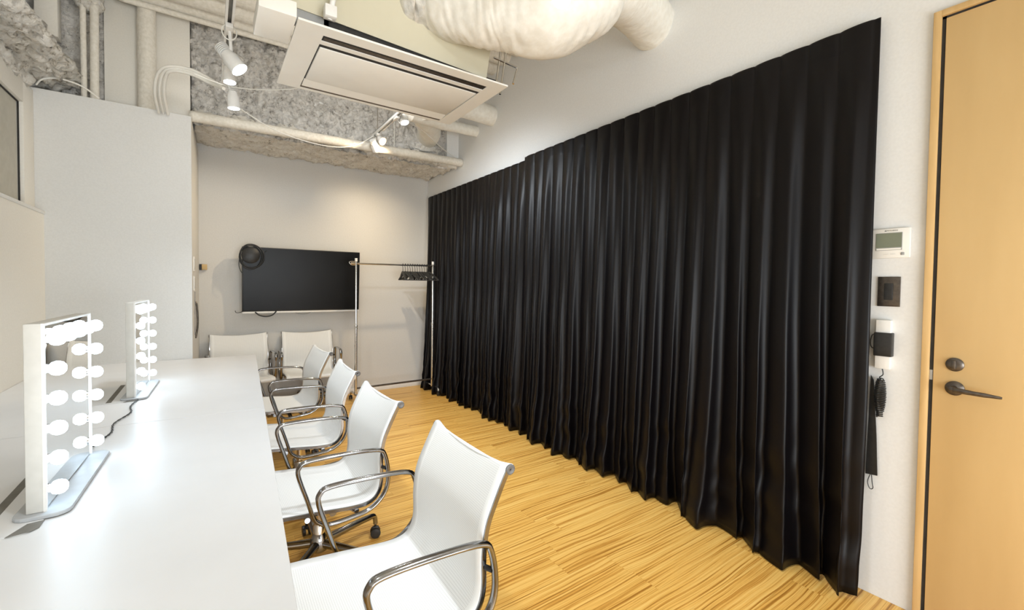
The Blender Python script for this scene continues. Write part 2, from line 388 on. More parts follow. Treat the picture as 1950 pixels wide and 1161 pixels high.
# ------------------------------------------------------------------ curtains
def curtain(y0, y1, ztop, seed, base, ped, labs):
    p = .1268; ny = int((y1-y0)/.0055); zs = []
    z = .012
    nz = 74
    zs = [.012 + (ztop-.012)*(k/nz)**1.0 for k in range(nz+1)]
    zs += [ztop-.10+.01*k for k in range(0, 10)]; zs = sorted(set(round(q, 4) for q in zs))
    bm = bmesh.new(); uvx = []; rows = []
    for z in zs:
        t = 1-(z-.012)/(ztop-.012)          # 0 top, 1 hem
        row = []
        for i in range(ny+1):
            y = y0 + (y1-y0)*i/ny
            ph = math.pi*(y-.70)/p
            drift = noise.noise(Vector((y*1.9, seed, t*.5)))*1.5*t + noise.noise(Vector((y*5.1, seed+4, t*.9)))*.9*t
            q = ph + drift
            head = abs(math.sin(ph))**.35           # puffed between the notches
            fold = 1-abs(math.cos(q))**1.3           # soft ridges
            sw = (q/math.pi) % 1.0; fold = abs(math.sin(q))**1.5*(1-.45*t) + .45*t*(1-abs(2*sw-1)**2.2)*(.55+.45*sw)
            big = .5+.5*math.cos(q*.66+2.5*noise.noise(Vector((y*1.3, seed+9, 0))))
            hb = min(1, max(0, (z-(ztop-.10))/.02))  # 1 in header
            amp = .030 + .095*t**1.3
            x = hb*(.016*head+.004) + (1-hb)*((.016*head+.004)*(1-min(1, t*6)) + min(1, t*6)*(amp*(.56*fold+.44*big)))
            # billows by the hem
            if t > .72:
                s = (t-.72)/.28
                x += s*s*.060*(noise.noise(Vector((y*5.2, seed+2, t*2)))+.15) + s*s*.030*noise.noise(Vector((y*14, seed+3, t*9)))
                x += s*.034*math.sin(z*26+y*15)*noise.noise(Vector((y*8, 3, z*6)))*min(1, z*8)
            x += t*.012 + .010*t*noise.noise(Vector((y*2, z*3, seed)))
            yy = y + .026*t*math.sin(2*q+1.2) * (1-hb)
            zz = z
            if z < .02: zz = .008 + .012*max(0, noise.noise(Vector((y*6, 1, seed))))
            # straight free edges turned back to the wall
            e = min((y-y0), (y1-y))/.03
            if e < 1: x = x*(.45+.55*e)
            xx = min(base - x, XR-.012)
            row.append(bm.verts.new((xx, yy, zz)))
        rows.append(row)
    for A, B in zip(rows, rows[1:]):
        for k in range(ny): bm.faces.new((A[k], A[k+1], B[k+1], B[k]))
    bmesh.ops.recalc_face_normals(bm, faces=bm.faces)
    return bm
def mk_curtain(y0, y1, zt, seed, base, label):
    root = thing('curtain', label, 'curtain', (base, (y0+y1)/2, 0), 0, 'blackout curtains on the right wall')
    bm = curtain(y0, y1, zt, seed, base, 0, None)
    bmesh.ops.translate(bm, verts=bm.verts, vec=(-base, -(y0+y1)/2, 0))
    o = link('drape', bm, m_curt, root, True)
    sm = o.modifiers.new('s', 'SOLIDIFY'); sm.thickness = .0018; sm.offset = 1
    return root
c1 = mk_curtain(.680, 3.262, 2.522, 1.3, 2.388, 'wide black satin pleated curtain hanging nearest the door')
c2 = mk_curtain(3.225, 5.42, 2.493, 7.7, 2.396, 'narrower black pleated curtain in the far corner behind the rack')

# strap of a tieback with a loop, and the switches beside the door
t = thing('curtain_tieback', 'black fabric tieback strap with a cord loop below, beside the curtain edge', 'tieback', (2.405, .665, .535))
bm = bmesh.new()
pts = [(0, .022, 0), (0, -.020, .004), (0, -.012, .18), (0, .004, .42), (0, .014, .44)]
a = [bm.verts.new((0, p[1], p[2])) for p in pts]; b_ = [bm.verts.new((-.006, p[1], p[2])) for p in pts]
bm.faces.new(a); bm.faces.new(b_[::-1])
for i in range(5): bm.faces.new((a[i], a[(i+1) % 5], b_[(i+1) % 5], b_[i]))
bmesh.ops.recalc_face_normals(bm, faces=bm.faces)
link('strap', bm, m_black, t)
tb('cord_loop', m_bcable, t, smooth_path([(-.003, .004, .006), (-.008, .012, -.03), (-.010, .006, -.055), (-.010, -.002, -.060), (-.010, -.008, -.052), (-.008, -.004, -.03), (-.003, .001, .006)], 5), .0018, 6)

def text(s, size, mtl, parent, loc, name='lettering'):
    c = bpy.data.curves.new(name, 'FONT'); c.body = s; c.size = size; c.extrude = .0002; c.align_x = 'CENTER'; c.align_y = 'CENTER'
    tmp = bpy.data.objects.new('tmp', c); COL.objects.link(tmp)
    bpy.context.view_layer.update()
    me = bpy.data.meshes.new_from_object(tmp.evaluated_get(bpy.context.evaluated_depsgraph_get()))
    bpy.data.objects.remove(tmp); me.materials.clear(); me.materials.append(mtl)
    o = bpy.data.objects.new(name, me); COL.objects.link(o); o.parent = parent; o.location = loc
    o.rotation_euler = (math.radians(90), 0, math.radians(-90)); return o
# wall controller (facing -X); local origin on the wall
t = thing('wall_controller', 'white air conditioner wall controller with a grey display, above the dark switch', 'controller', (XR, .628, 1.551))
bx('housing', m_plast, t, -.020, 0, -.065, .065, -.063, .063, bev=.004)
bx('display_bezel', m_cap, t, -.0215, -.019, -.040, .050, -.030, .045, bev=.001)
bx('display', m_lcd, t, -.0225, -.021, -.038, .048, -.018, .043)
bx('display_strip', m_plast, t, -.0225, -.021, -.036, .046, -.028, -.021)
bx('button', m_cap, t, -.0225, -.019, -.048, -.036, -.052, -.040, bev=.002)
text('\u25B2', .009, m_print, t, (-.0212, .017, .0535), 'emblem')
text('MITSUBISHI', .0078, m_print, t, (-.0212, -.005, .0535))
text('\u2014\u2014  \u2014\u2014', .009, m_print, t, (-.0212, .002, -.046))
t = thing('light_switch', 'dark bronze square switch plate with one black rocker', 'switch', (XR, .631, 1.344))
bx('plate', m_darkmetal, t, -.008, 0, -.038, .038, -.064, .064, bev=.001)
bx('rocker', m_black, t, -.014, -.006, -.015, .015, -.036, .036, bev=.002)
t = thing('wall_handset', 'slim white wall unit wrapped in a black band with coiled cord hanging', 'handset', (XR, .640, 1.115))
bx('body', m_white, t, -.026, 0, -.025, .026, -.105, .106, bev=.002)
bx('band', m_black, t, -.036, -.001, -.032, .030, -.050, .052, bev=.003)
tb('band_loop', m_bcable, t, smooth_path([(-.02, .029, .045), (-.022, .040, .035), (-.022, .044, .005), (-.022, .040, -.015), (-.02, .029, -.02)], 5), .002, 6)
pts = smooth_path([(-.015, .002, -.104), (-.016, -.002, -.13), (-.016, .010, -.145), (-.018, -.004, -.150), (-.02, .0, -.165)], 5)
tb('cord', m_bcable, t, pts, .0022, 6)
cc = []
for i in range(180):
    u_ = i/179; rr = .010+.009*math.sin(math.pi*min(1, u_*1.15))**.6
    cc.append((-.026+rr*math.cos(i*.75)*.8, .003+rr*math.sin(i*.75), -.150-.165*u_))
tb('coiled_cord', m_bcable, t, cc, .0032, 6)

# ------------------------------------------------------------------ desks
def desk_x(y, side):   # edges measured from the photograph
    return (.138+(y-.911)*.0553) if side else -.955
def desk(y0, y1, label):
    cy = (y0+y1)/2; rz = -math.atan(.0553)
    root = thing('desk', label, 'desk', (0, 0, 0), 0, 'long white desks end to end')
    bm = bmesh.new(); k = -.0553
    def P(x, y): return (x, y + k*(x-.23))
    xr0, xr1 = desk_x(y0, 1), desk_x(y1, 1)
    prism(bm, [P(-.955, y0), P(xr0, y0), P(xr1, y1), P(-.955, y1)], .692, .72)
    bmesh.ops.bevel(bm, geom=[e for e in bm.edges], offset=.0012, segments=1, affect='EDGES')
    link('desktop', bm, m_desk, root)
    for yy in (y0+.08, y1-.08):
        for xx in (-.90, .06):
            bx('leg', m_white, root, xx-.02, xx+.02, yy-.025-k*0, yy+.025, 0, .692, bev=.003)
    bx('beam', m_white, root, -.42, -.36, y0+.10, y1-.10, .64, .692)
    return root
dk1 = desk(.62, 2.494, 'long white desk nearest the camera, under the nearer lit mirror')
dk2 = desk(2.498, 4.395, 'far white desk running up to the partition, under the farther lit mirror')
# cable hatch in each desk: flap, flat strips coloured as the shaded slot and notch
def hatch(parent, cx, y0, y1):
    ps = []
    bm = bmesh.new()
    r = .03; x0, x1 = cx-.24, cx+.035
    pts = [(x0, y0), (x1-r, y0)] + [(x1-r+r*math.sin(a), y0+r-r*math.cos(a)) for a in (.4, .8, 1.2, 1.57)] + [(x1, y1), (x0, y1)]
    prism(bm, pts, .7202, .7222)
    f = link('cable_flap', bm, m_desk, parent)
    bx('cable_slot', m_slot, f, cx-.088, cx-.066, y0+.02, y1-.02, .7218, .7226)
    bm = bmesh.new(); prism(bm, [(x1-.052, y0-.004), (x1-.010, y0+.002), (x1+.002, y0+.018), (x1+.003, y0+.06), (x1-.028, y0+.055)], .7218, .7227)
    link('finger_notch', bm, m_slot, f)
hatch(dk1, -.395, 1.560, 2.13); hatch(dk2, -.352, 2.985, 3.50)

# ------------------------------------------------------------------ lit mirrors (face +X)
def vanity(label, loc, rz):
    root = thing('vanity_mirror', label, 'mirror', loc, rz, 'lit mirrors on the desks')
    bm = bmesh.new(); r = .035
    pts = []
    for cx_, cy_, a0 in ((.052-r, -.262+r, -90), (.052-r, .262-r, 0), (-.062+r, .262-r, 90), (-.062+r, -.262+r, 180)):
        for k in range(5):
            a = math.radians(a0+k*22.5); pts.append((cx_+r*math.cos(a), cy_+r*math.sin(a)))
    prism(bm, pts, 0, .010)
    bmesh.ops.bevel(bm, geom=[e for e in bm.edges if abs(e.verts[0].co.z-e.verts[1].co.z) < 1e-5], offset=.002, segments=1, affect='EDGES')
    link('base_plate', bm, m_base, root)
    h0, h1 = .010, .512; a, b = -.238, .238
    bx('housing', m_mirhous, root, -.036, -.002, a, b, h0, h1, bev=.003)
    bx('mirror_glass', m_mirror, root, -.002, .0005, a+.008, b-.008, h0+.006, h1-.008)
    rim = bmesh.new()
    box(rim, -.003, .004, a, a+.006, h0, h1); box(rim, -.003, .004, b-.006, b, h0, h1); box(rim, -.003, .004, a+.006, b-.006, h1-.006, h1)
    link('rim', rim, m_white, root)
    zs = [.062+.0815*i for i in range(6)]; ys = [a+.028+i*(b-a-.056)/4 for i in range(5)]
    spots = [(ys[0], z) for z in zs] + [(ys[4], z) for z in zs] + [(y_, zs[5]) for y_ in ys[1:4]]
    first = None
    for y_, z_ in spots:
        if first is None:
            bm = bmesh.new()
            lathe(bm, [(.010, .005), (.0165, .010), (.0195, .018), (.0195, .025), (.0165, .033), (.010, .0385), (.003, .040)], axisM((0, 0, 0), (1, 0, 0)), 18)
            o = link('bulb', bm, m_bulb, root, True)
            s = lt('socket', m_steel, o, [(.0125, 0), (.0125, .003), (.010, .004), (.010, .006)], (0, 0, 0), (1, 0, 0), 14)
            first = o
        else:
            o = dup(first, root)
        o.location = (0, y_, z_)
    return root
vanity('white lit vanity mirror standing on the desk nearest the camera', (-.357, 1.888, .7222), math.radians(-1.5))
vanity('white lit vanity mirror standing farther off, before the partition', (-.318, 3.268, .7222), math.radians(-2.0))
# thin twisted cable lying on the desk
cp = smooth_path([(-.31, 3.02, .7245), (-.325, 2.86, .7245), (-.31, 2.72, .7245), (-.345, 2.55, .7245), (-.335, 2.40, .7245), (-.36, 2.27, .7245), (-.37, 2.16, .7245)], 14)
bm = bmesh.new()
for s_ in (0, math.pi):
    tube(bm, [p+Vector((.003*math.cos(i*.9+s_), 0, .0015*math.sin(i*.9+s_)+.001)) for i, p in enumerate(cp)], .0017, 6)
tag(link('power_cable', bm, m_bcable, None, True), 'thin twisted dark cable lying on the desk between the two mirrors', 'cable')

# ------------------------------------------------------------------ chairs
PROF = smooth_path([(-.312, 0, .372), (-.318, 0, .392), (-.300, 0, .412), (-.22, 0, .409), (-.06, 0, .394), (.08, 0, .379), (.150, 0, .382), (.186, 0, .408), (.201, 0, .46), (.201, 0, .553), (.213, 0, .64), (.250, 0, .727), (.286, 0, .796), (.299, 0, .806), (.312, 0, .800), (.314, 0, .784), (.304, 0, .777)], 5)
def chair(label, loc, rz, group):
    root = thing('office_chair', label, 'chair', loc, rz, group)
    W2 = .258; ny = 16; bm = bmesh.new(); uvl = bm.loops.layers.uv.new('UVMap'); grid = []; acc = 0; uvs = {}
    for i, p in enumerate(PROF):
        if i: acc += (p-PROF[i-1]).length
        t = (PROF[min(i+1, len(PROF)-1)]-PROF[max(i-1, 0)]).normalized(); nn = Vector((t.z, 0, -t.x))  # back / down side
        u_ = i/(len(PROF)-1); row = []
        for k in range(ny+1):
            y = -W2+2*W2*k/ny; c = 1-(y/W2)**2
            sag = .018*c*min(1, u_*6)
            q = p + nn*sag + Vector((0, y, 0))
            if u_ > .68: q.z -= .024*c*(u_-.68)/.32
            v = bm.verts.new(q); uvs[v] = (y, acc); row.append(v)
        grid.append(row)
    for A, B in zip(grid, grid[1:]):
        for k in range(ny): bm.faces.new((A[k], A[k+1], B[k+1], B[k]))
    for f in bm.faces:
        for l in f.loops: l[uvl].uv = uvs[l.vert]
    bmesh.ops.recalc_face_normals(bm, faces=bm.faces)
    o = link('sling', bm, m_mesh, root, True); sd = o.modifiers.new('s', 'SOLIDIFY'); sd.thickness = .003; sd.offset = 0
    core = [p for p in PROF][6:62]
    for s in (-1, 1):
        bm = bmesh.new()   # flat polished rail under the sling edge
        rings = []
        for i, p in enumerate(core):
            t = (core[min(i+1, len(core)-1)]-core[max(i-1, 0)]).normalized(); nn = Vector((t.z, 0, -t.x))
            ring = [bm.verts.new(p+nn*d+Vector((0, s*w_, 0))) for d, w_ in ((.002, .252), (.002, .263), (.016, .263), (.016, .252))]
            rings.append(ring)
        for A, B in zip(rings, rings[1:]):
            for k in range(4): bm.faces.new((A[k], A[(k+1) % 4], B[(k+1) % 4], B[k]))
        bm.faces.new(rings[0]); bm.faces.new(rings[-1][::-1]); bmesh.ops.recalc_face_normals(bm, faces=bm.faces)
        link('side_rail', bm, m_chrome, root, True, 40)
        loop = smooth_path([(-.065, 0, .362), (-.083, 0, .390), (-.106, 0, .465), (-.138, 0, .570), (-.134, 0, .608), (-.098, 0, .625), (.046, 0, .624), (.182, 0, .612), (.217, 0, .580), (.232, 0, .48), (.212, 0, .408), (.15, 0, .357), (.06, 0, .342), (-.024, 0, .340)], 5, True)
        bm = bmesh.new(); tube(bm, [p+Vector((0, s*.288, 0)) for p in loop], .0088, 12, closed=True, flat=1.6, up=None)
        a = link('armrest', bm, m_chrome, root, True)
        tb('arm_bolt', m_black, a, [(.214, s*.262, .52), (.224, s*.284, .52)], .008, 10)
        lt('end_cap', m_endcap, root, [(.0165, 0), (.0165, .005), (.012, .008), (.004, .006)], (.300, s*.257, .790), (0, s, 0), 16)
        lt('end_cap', m_endcap, root, [(.015, 0), (.015, .004), (.011, .006), (.004, .005)], (-.303, s*.257, .392), (0, s, 0), 16)
    tb('spreader', m_chrome, root, [(.301, -.257, .790), (.303, -.12, .772), (.304, 0, .766), (.303, .12, .772), (.301, .257, .790)], .010, 10)
    tb('stretcher', m_chrome, root, smooth_path([(-.10, -.262, .368), (-.09, -.14, .345), (-.09, .14, .345), (-.10, .262, .368)], 5), .011, 10)
    tb('stretcher', m_chrome, root, smooth_path([(.10, -.262, .352), (.09, -.14, .336), (.09, .14, .336), (.10, .262, .352)], 5), .011, 10)
    bm = bmesh.new(); box(bm, -.12, .12, -.055, .055, .300, .345, bev=.01); link('tilt_mechanism', bm, m_chrome, root, True, 40)
    tb('tilt_knob', m_chrome, root, [(.04, -.055, .30), (.04, -.10, .285)], .015, 14)
    lt('column', m_steel, root, [(.026, .09), (.026, .20), (.022, .205), (.022, .215), (.014, .217), (.014, .305)], (0, 0, 0))
    lt('hub', m_chrome, root, [(.022, .075), (.040, .085), (.045, .115), (.034, .150), (.027, .165)], (0, 0, 0))
    for k in range(5):
        a = math.radians(17+72*k); c, s = math.cos(a), math.sin(a)
        prof = [(.02, .118), (.10, .118), (.20, .121), (.285, .120), (.308, .112), (.314, .088), (.315, .072)]
        sm = smooth_path([(r_*c, r_*s, z_) for r_, z_ in prof], 4)
        n = len(sm); rr = [.021-.009*min(1, i/(n*.62)) for i in range(n)]
        lg = tb('leg', m_chrome, root, sm, rr, 10)
        cx_, cy_ = .315*c, .315*s; w_ = Vector((-s, c, 0)) if k % 2 else Vector((c*.5-s*.8, s*.5+c*.8, 0)).normalized()
        bm = bmesh.new()
        for sd_ in (-1, 1):
            lathe(bm, [(.012, -.009), (.025, -.007), (.0265, 0), (.025, .007), (.012, .009)], axisM(Vector((cx_, cy_, .0268))+w_*.015*sd_, w_), 18)
        d_ = Vector((0, 0, 1)).cross(w_)
        box(bm, -.018, .018, -.007, .007, .035, .058, bev=.005, M=Matrix.Translation((cx_, cy_, 0)) @ Matrix((tuple(d_), tuple(w_), (0, 0, 1))).transposed().to_4x4())
        tube(bm, [(cx_, cy_, .05), (cx_, cy_, .076)], .006, 8)
        link('caster', bm, m_black, lg, True, 40)
    return root
G1 = 'white mesh chairs in a row along the desk'; G2 = 'white mesh chairs against the back wall'
proto = chair('white mesh office chair with chrome arms, nearest the camera at the desk', (.452, 1.345, 0), 0, G1)
spots = [((.425, 2.205, 0), math.radians(1), 'second white mesh office chair from the camera along the desk', G1),
         ((.468, 3.045, 0), math.radians(-2), 'third white mesh office chair along the desk, with its back half hidden', G1),
         ((.480, 3.900, 0), math.radians(3), 'fourth and farthest white mesh office chair along the desk', G1),
         ((.268, 5.165, 0), math.radians(92), 'left cream mesh chair with its back to the rear wall, behind the desk end', G2),
         ((.905, 5.150, 0), math.radians(87), 'right cream mesh chair with its back to the rear wall, below the television', G2)]
for loc, rz, lab, g in spots:
    c = dup(proto); c.location = loc; c.rotation_euler = (0, 0, rz); c['label'] = lab; c['group'] = g

# ------------------------------------------------------------------ television
t = thing('television', 'large flat black television mounted on the grey rear wall', 'television', (.882, 5.42, 1.38))
Mt = Matrix.Rotation(math.radians(3), 4, 'X')
bx('cabinet', m_black, t, -.600, .600, -.06, -.02, -.345, .345, bev=.004, M=Mt)
bx('screen', m_screen, t, -.590, .590, -.064, -.060, -.325, .337, M=Mt)
bx('bottom_bezel', m_white, t, -.602, .602, -.068, -.020, -.357, -.338, bev=.003, M=Mt)
bx('wall_bracket', m_black, t, -.25, .25, -.03, .09, -.18, .18)
# coil of black cable hung over the corner with its black box
t = thing('cable_coil', 'coil of black cable and black box hung on the top left corner of the television', 'cable', (.365, 5.335, 1.62))
bm = bmesh.new()
for k, (rx_, rz_, ox, oz) in enumerate(((.105, .125, 0, 0), (.112, .118, .004, -.008), (.098, .130, -.004, -.004), (.108, .122, .008, .004))):
    tube(bm, [(ox+rx_*math.cos(a*.1963), -.004-.004*k, oz+rz_*math.sin(a*.1963)-.006*math.sin(a*.39)) for a in range(32)], .006, 6, closed=True)
link('coil', bm, m_bcable, t, True)
lt('adapter', m_black, t, [(.075, 0), (.085, .008), (.085, .02), (.075, .028)], (-.008, -.008, .012), (0, -1, 0), 20)
tb('tail', m_bcable, t, smooth_path([(-.105, -.01, 0), (-.112, -.01, -.09), (-.098, -.01, -.15), (-.075, -.01, -.185)], 6), .0035, 6)
tb('lead', m_bcable, t, smooth_path([(.09, -.01, .06), (.12, -.014, .05), (.14, -.012, .068)], 6), .004, 6)
def cable(name, mtl, pts, r, label, n=8):
    return tag(tb(name, mtl, None, smooth_path(pts, n), r, 8), label, 'cable')
cable('cable_loop', m_bcable, [(.40, 5.37, 1.035), (.44, 5.37, 1.00), (.50, 5.37, .985), (.56, 5.37, .998), (.60, 5.37, 1.04)], .007, 'thick black cable sagging below the television bottom edge at left')
cable('cable_loop', m_bcable, [(.22, 5.355, 1.055), (.228, 5.35, 1.035), (.262, 5.35, 1.035), (.30, 5.36, 1.05)], .003, 'small black cord loop at the lower left corner of the television')
bpy.data.objects['cable_loop.001'].data.transform(Matrix.Translation((0, 0, 0)))
cable('cable_loop', m_cap, [(.78, 5.40, 1.03), (.82, 5.40, 1.005), (.90, 5.40, 1.0), (.97, 5.40, 1.03)], .003, 'thin grey cable sagging below the middle of the television')
# wooden hook by the partition corner
t = thing('coat_hook', 'small wooden and black wall knob on the rear wall beside the partition', 'hook', (-.062, YB, 1.50))
bx('backplate', m_black, t, -.020, .004, -.020, 0, -.030, .030, bev=.003)
bx('knob', m_wood_hook, t, .000, .046, -.050, -.006, -.028, .028, bev=.005)
# switch plates and pull handle on the partition end face
def sideface(y): return -.115+(y-4.43)*.0269
for z_, lab in ((1.50, 'upper white switch plate on the end face of the partition'), (1.335, 'lower white switch plate on the end face of the partition')):
    t = thing('switch_plate', lab, 'switch', (sideface(4.66), 4.66, z_), 0, 'switch plates on the partition end')
    bx('plate', m_plast, t, -.002, .006, -.055, .055, -.062, .062, bev=.002)
    bx('rocker', m_cap, t, .005, .008, -.035, .035, -.045, .045, bev=.001)
t = thing('pull_handle', 'dark curved pull handle on the narrow end face of the partition', 'handle', (sideface(4.80), 4.80, 1.0))
tb('grip', m_darkmetal, t, smooth_path([(.003, .06, .17), (.012, .05, .13), (.018, .05, 0), (.012, .03, -.10), (.003, .0, -.15)], 6), .008, 8)
bx('edge_plate', m_darkmetal, t, -.001, .004, -.06, -.03, -.12, .26)

# ------------------------------------------------------------------ garment rack and hangers
RY = 5.05
t = thing('garment_rack', 'chrome garment rack on casters standing before the rear wall', 'rack', (1.83, RY, 0))
for sx, z0 in ((-.470, 1), (.462, 1)):
    p = tb('post', m_steel, t, [(sx, 0, .08), (sx, 0, .86)], .0145, 12)
    tb('post', m_steel, t, [(sx, 0, .86), (sx, 0, 1.60)], .0115, 12)
    tb('post_cap', m_white, t, [(sx, 0, 1.60), (sx, 0, 1.635)], .015, 12)
    tb('collar', m_steel, t, [(sx, 0, .84), (sx, 0, .88)], .018, 12)
    tb('height_knob', m_steel, t, [(sx, -.012, .86), (sx, -.035, .86)], .008, 8)
    f = tb('foot', m_steel, t, smooth_path([(sx-.005, .20, .058), (sx, .17, .09), (sx, 0, .095), (sx, -.17, .09), (sx-.005, -.20, .058)], 4), .012, 10)
    for s in (-1, 1):
        bm = bmesh.new()
        for q in (-1, 1): lathe(bm, [(.010, -.006), (.022, -.005), (.0225, .005), (.010, .006)], axisM((sx-.005+.011*q, .20*s, .0228), (1, 0, 0)), 14)
        tube(bm, [(sx-.005, .20*s, .022), (sx-.005, .20*s, .062)], .006, 8)
        link('caster', bm, m_black, f, True, 40)
tb('hanging_rail', m_steel, t, [(-.53, 0, 1.575), (.500, 0, 1.582)], .0105, 12)
tb('rail_end_loop', m_steel, t, smooth_path([(-.47, 0, 1.595), (-.52, 0, 1.597), (-.545, 0, 1.586), (-.52, 0, 1.560), (-.47, 0, 1.560)], 4), .005, 8)
tb('bottom_rail', m_darkmetal, t, [(-.47, 0, .165), (.462, 0, .172)], .011, 12)
def hanger(x, rz, lab, first=None):
    if first is not None:
        o = dup(first); o.location = (x, RY, 1.5755+.0105); o.rotation_euler = (0, 0, rz); return o
    root = thing('clothes_hanger', lab, 'hanger', (x, RY, 1.586), rz, 'black hangers on the rail of the garment rack')
    hk = [(0, -.016, -.010), (0, -.014, .002), (0, -.006, .0085), (0, .006, .0085), (0, .015, -.001), (0, .016, -.018), (0, .004, -.040), (0, 0, -.055), (0, 0, -.095)]
    tb('hook', m_black, root, smooth_path(hk, 4), .0032, 6)
    bm = bmesh.new()
    tube(bm, smooth_path([(0, -.205, -.185), (0, -.195, -.172), (0, -.10, -.125), (0, -.03, -.095), (0, 0, -.088), (0, .03, -.095), (0, .10, -.125), (0, .195, -.172), (0, .205, -.185)], 4), .015, 8, flat=.62)
    tube(bm, [(0, -.195, -.183), (0, .195, -.183)], .005, 8)
    link('shoulder', bm, m_black, root, True)
    return root
h0 = None
HX = [1.905+.0305*k for k in range(12)]
for k, x in enumerate(HX):
    if x > 2.262: break
    rz = math.radians(random.uniform(-9, 9) + (0 if k else -14))
    lab = ('leftmost', 'second', 'third', 'fourth', 'fifth', 'sixth', 'seventh', 'eighth', 'ninth', 'tenth', 'eleventh', 'twelfth')[k] + ' black plastic clothes hanger' + ('' if k == 0 else ' from the left') + ' on the garment rack rail'
    o = hanger(x, rz, lab, h0)
    if h0 is None: h0 = o
    o['label'] = lab

# ------------------------------------------------------------------ ceiling cassette air conditioner
t = thing('air_conditioner', 'cream ceiling cassette air conditioner with two long dark slots', 'air conditioner', (.847, 2.42, 2.46))
X0, X1, YA, YBB = -.533, .533, -.36, .36
bm = bmesh.new()
for a in ((X0, -.420, YA, YBB), (.440, X1, YA, YBB), (-.420, .440, YA, -.290), (-.420, .440, -.238, -.206), (-.420, .440, .333, YBB)): box(bm, *a, 0, .009)
link('panel', bm, m_acw, t)
bx('panel_back', m_black, t, X0+.02, X1-.05, YA+.02, YBB-.02, .009, .020)
bx('slot', m_dark, t, -.420, .440, -.290, -.238, .004, .009)
bx('louver', m_darkmetal, t, -.412, .432, -.272, -.246, .0025, .005)
bx('slot', m_dark, t, -.420, .440, -.206, -.176, .003, .009)
bx('slot', m_dark, t, -.420, .440, .222, .333, .006, .009)
bx('intake_grille', m_acw, t, -.412, .432, -.176, .212, -.002, .012, bev=.002)
bm = bmesh.new(); prism(bm, [(.218, .006), (.218, .003), (.300, -.004), (.302, -.001)], -.416, .436)
bmesh.ops.transform(bm, matrix=Matrix(((0, 0, 1, 0), (1, 0, 0, 0), (0, 1, 0, 0), (0, 0, 0, 1))), verts=bm.verts)
bmesh.ops.recalc_face_normals(bm, faces=bm.faces); link('louver', bm, m_acw, t)
bx('slot_lip', m_brown, t, -.418, .438, .304, .333, .001, .006)
bx('casing', m_black, t, -.42, .36, -.30, .30, .020, .30)
bx('casing_side', m_black, t, .36, .49, -.30, .25, .020, .048)
bx('service_cover', m_acw, t, -.68, -.54, -.375, -.12, -.004, .06, bev=.004)
bx('cover_bracket', m_cap, t, -.545, -.40, -.30, -.26, .02, .08)
for sx in (-.35, .42):
    for sy in (-.25, .25): tb('hanger_rod', m_steel, t, [(sx, sy, .30), (sx, sy, 1.10)], .006, 8)
# beige baffle board above the unit, leaning outwards
t = thing('baffle_board', 'large plain beige board hanging above the air conditioner', 'board', (.82, 2.12, 2.51))
bm = bmesh.new()
A = [(-.76, -.010, .034), (.452, -.004, -.012), (.452+.02, -.245, .92), (-.76, -.245, .92)]
a = [bm.verts.new(p) for p in A]; b_ = [bm.verts.new((p[0], p[1]+.012, p[2]+.003)) for p in A]
bm.faces.new(a); bm.faces.new(b_[::-1])
for i in range(4): bm.faces.new((a[i], a[(i+1) % 4], b_[(i+1) % 4], b_[i]))
bmesh.ops.recalc_face_normals(bm, faces=bm.faces)
link('board', bm, m_beige, t)
tb('hanging_rod', m_steel, t, [(-.30, .05, .02), (-.30, .05, 1.08)], .007, 8)
tb('hanging_rod', m_steel, t, [(.40, .05, .02), (.40, .05, 1.08)], .007, 8)
tb('front_rod', m_white, t, [(-.380, -.05, -.005), (-.365, -.09, .12), (-.365, -.20, .60), (-.365, -.26, .92)], .012, 8)
bx('rod_clamp', m_white, t, -.405, -.355, -.085, -.04, -.005, .045, bev=.004)
bx('rod_clamp', m_white, t, -.40, -.345, -.125, -.085, .075, .13, bev=.004)

# ------------------------------------------------------------------ ducts
def wrinkled(path, rad, amp, seed, seg=48, fs=30, fa=1.3):
    P = smooth_path(path, 26); n = len(P); bm = bmesh.new()
    L = [0]
    for i in range(1, n): L.append(L[-1]+(P[i]-P[i-1]).length)
    N = len(rad)-1
    def rf(i, th):
        u_ = i/(n-1)*N; k = min(N-1, int(u_)); f = u_-k; f = f*f*(3-2*f)
        r = rad[k]*(1-f)+rad[k+1]*f
        s = L[i]*fs; v = Vector((s+1.3*noise.noise(Vector((math.cos(th)*1.3, math.sin(th)*1.3, L[i]*3+seed))), math.cos(th)*fa+seed, math.sin(th)*fa))
        w_ = 1-abs(noise.noise(v))*2
        return r + amp*(w_-.4) + amp*1.4*noise.noise(Vector((L[i]*6, math.cos(th)*2, math.sin(th)*2+seed)))
    tube(bm, P, 1, seg, rfun=rf); return bm
t = thing('flexible_duct', 'fat wrinkled cloth-wrapped duct curving under the ceiling to the right wall', 'duct', (1.324, 1.619, 2.66))
o_ = Vector(t.location)
def rel(pts): return [Vector(p)-o_ for p in pts]
bm = wrinkled(rel([(.960, 2.09, 2.80), (1.02, 1.99, 2.745), (1.17, 1.83, 2.715), (1.34, 1.70, 2.70), (1.55, 1.66, 2.80), (1.70, 1.67, 2.94)]), [.155, .165, .195, .218, .20, .15], .008, 4)
link('cloth_wrap', bm, m_wrap, t, True)
bm = wrinkled(rel([(1.62, 1.66, 2.92), (1.85, 1.70, 2.98), (2.10, 1.78, 3.03), (2.42, 1.90, 3.07)]), [.150, .150, .148, .146], .004, 11, fs=60)
link('sleeve', bm, m_wrap, t, True)
tb('tie_band', m_wrap, t, [Vector(p)-o_ for p in [(1.60+.0*math.cos(a), 1.665+.165*math.cos(a), 2.88+.165*math.sin(a)) for a in [k*.3307 for k in range(19)]]], .012, 8, closed=True)
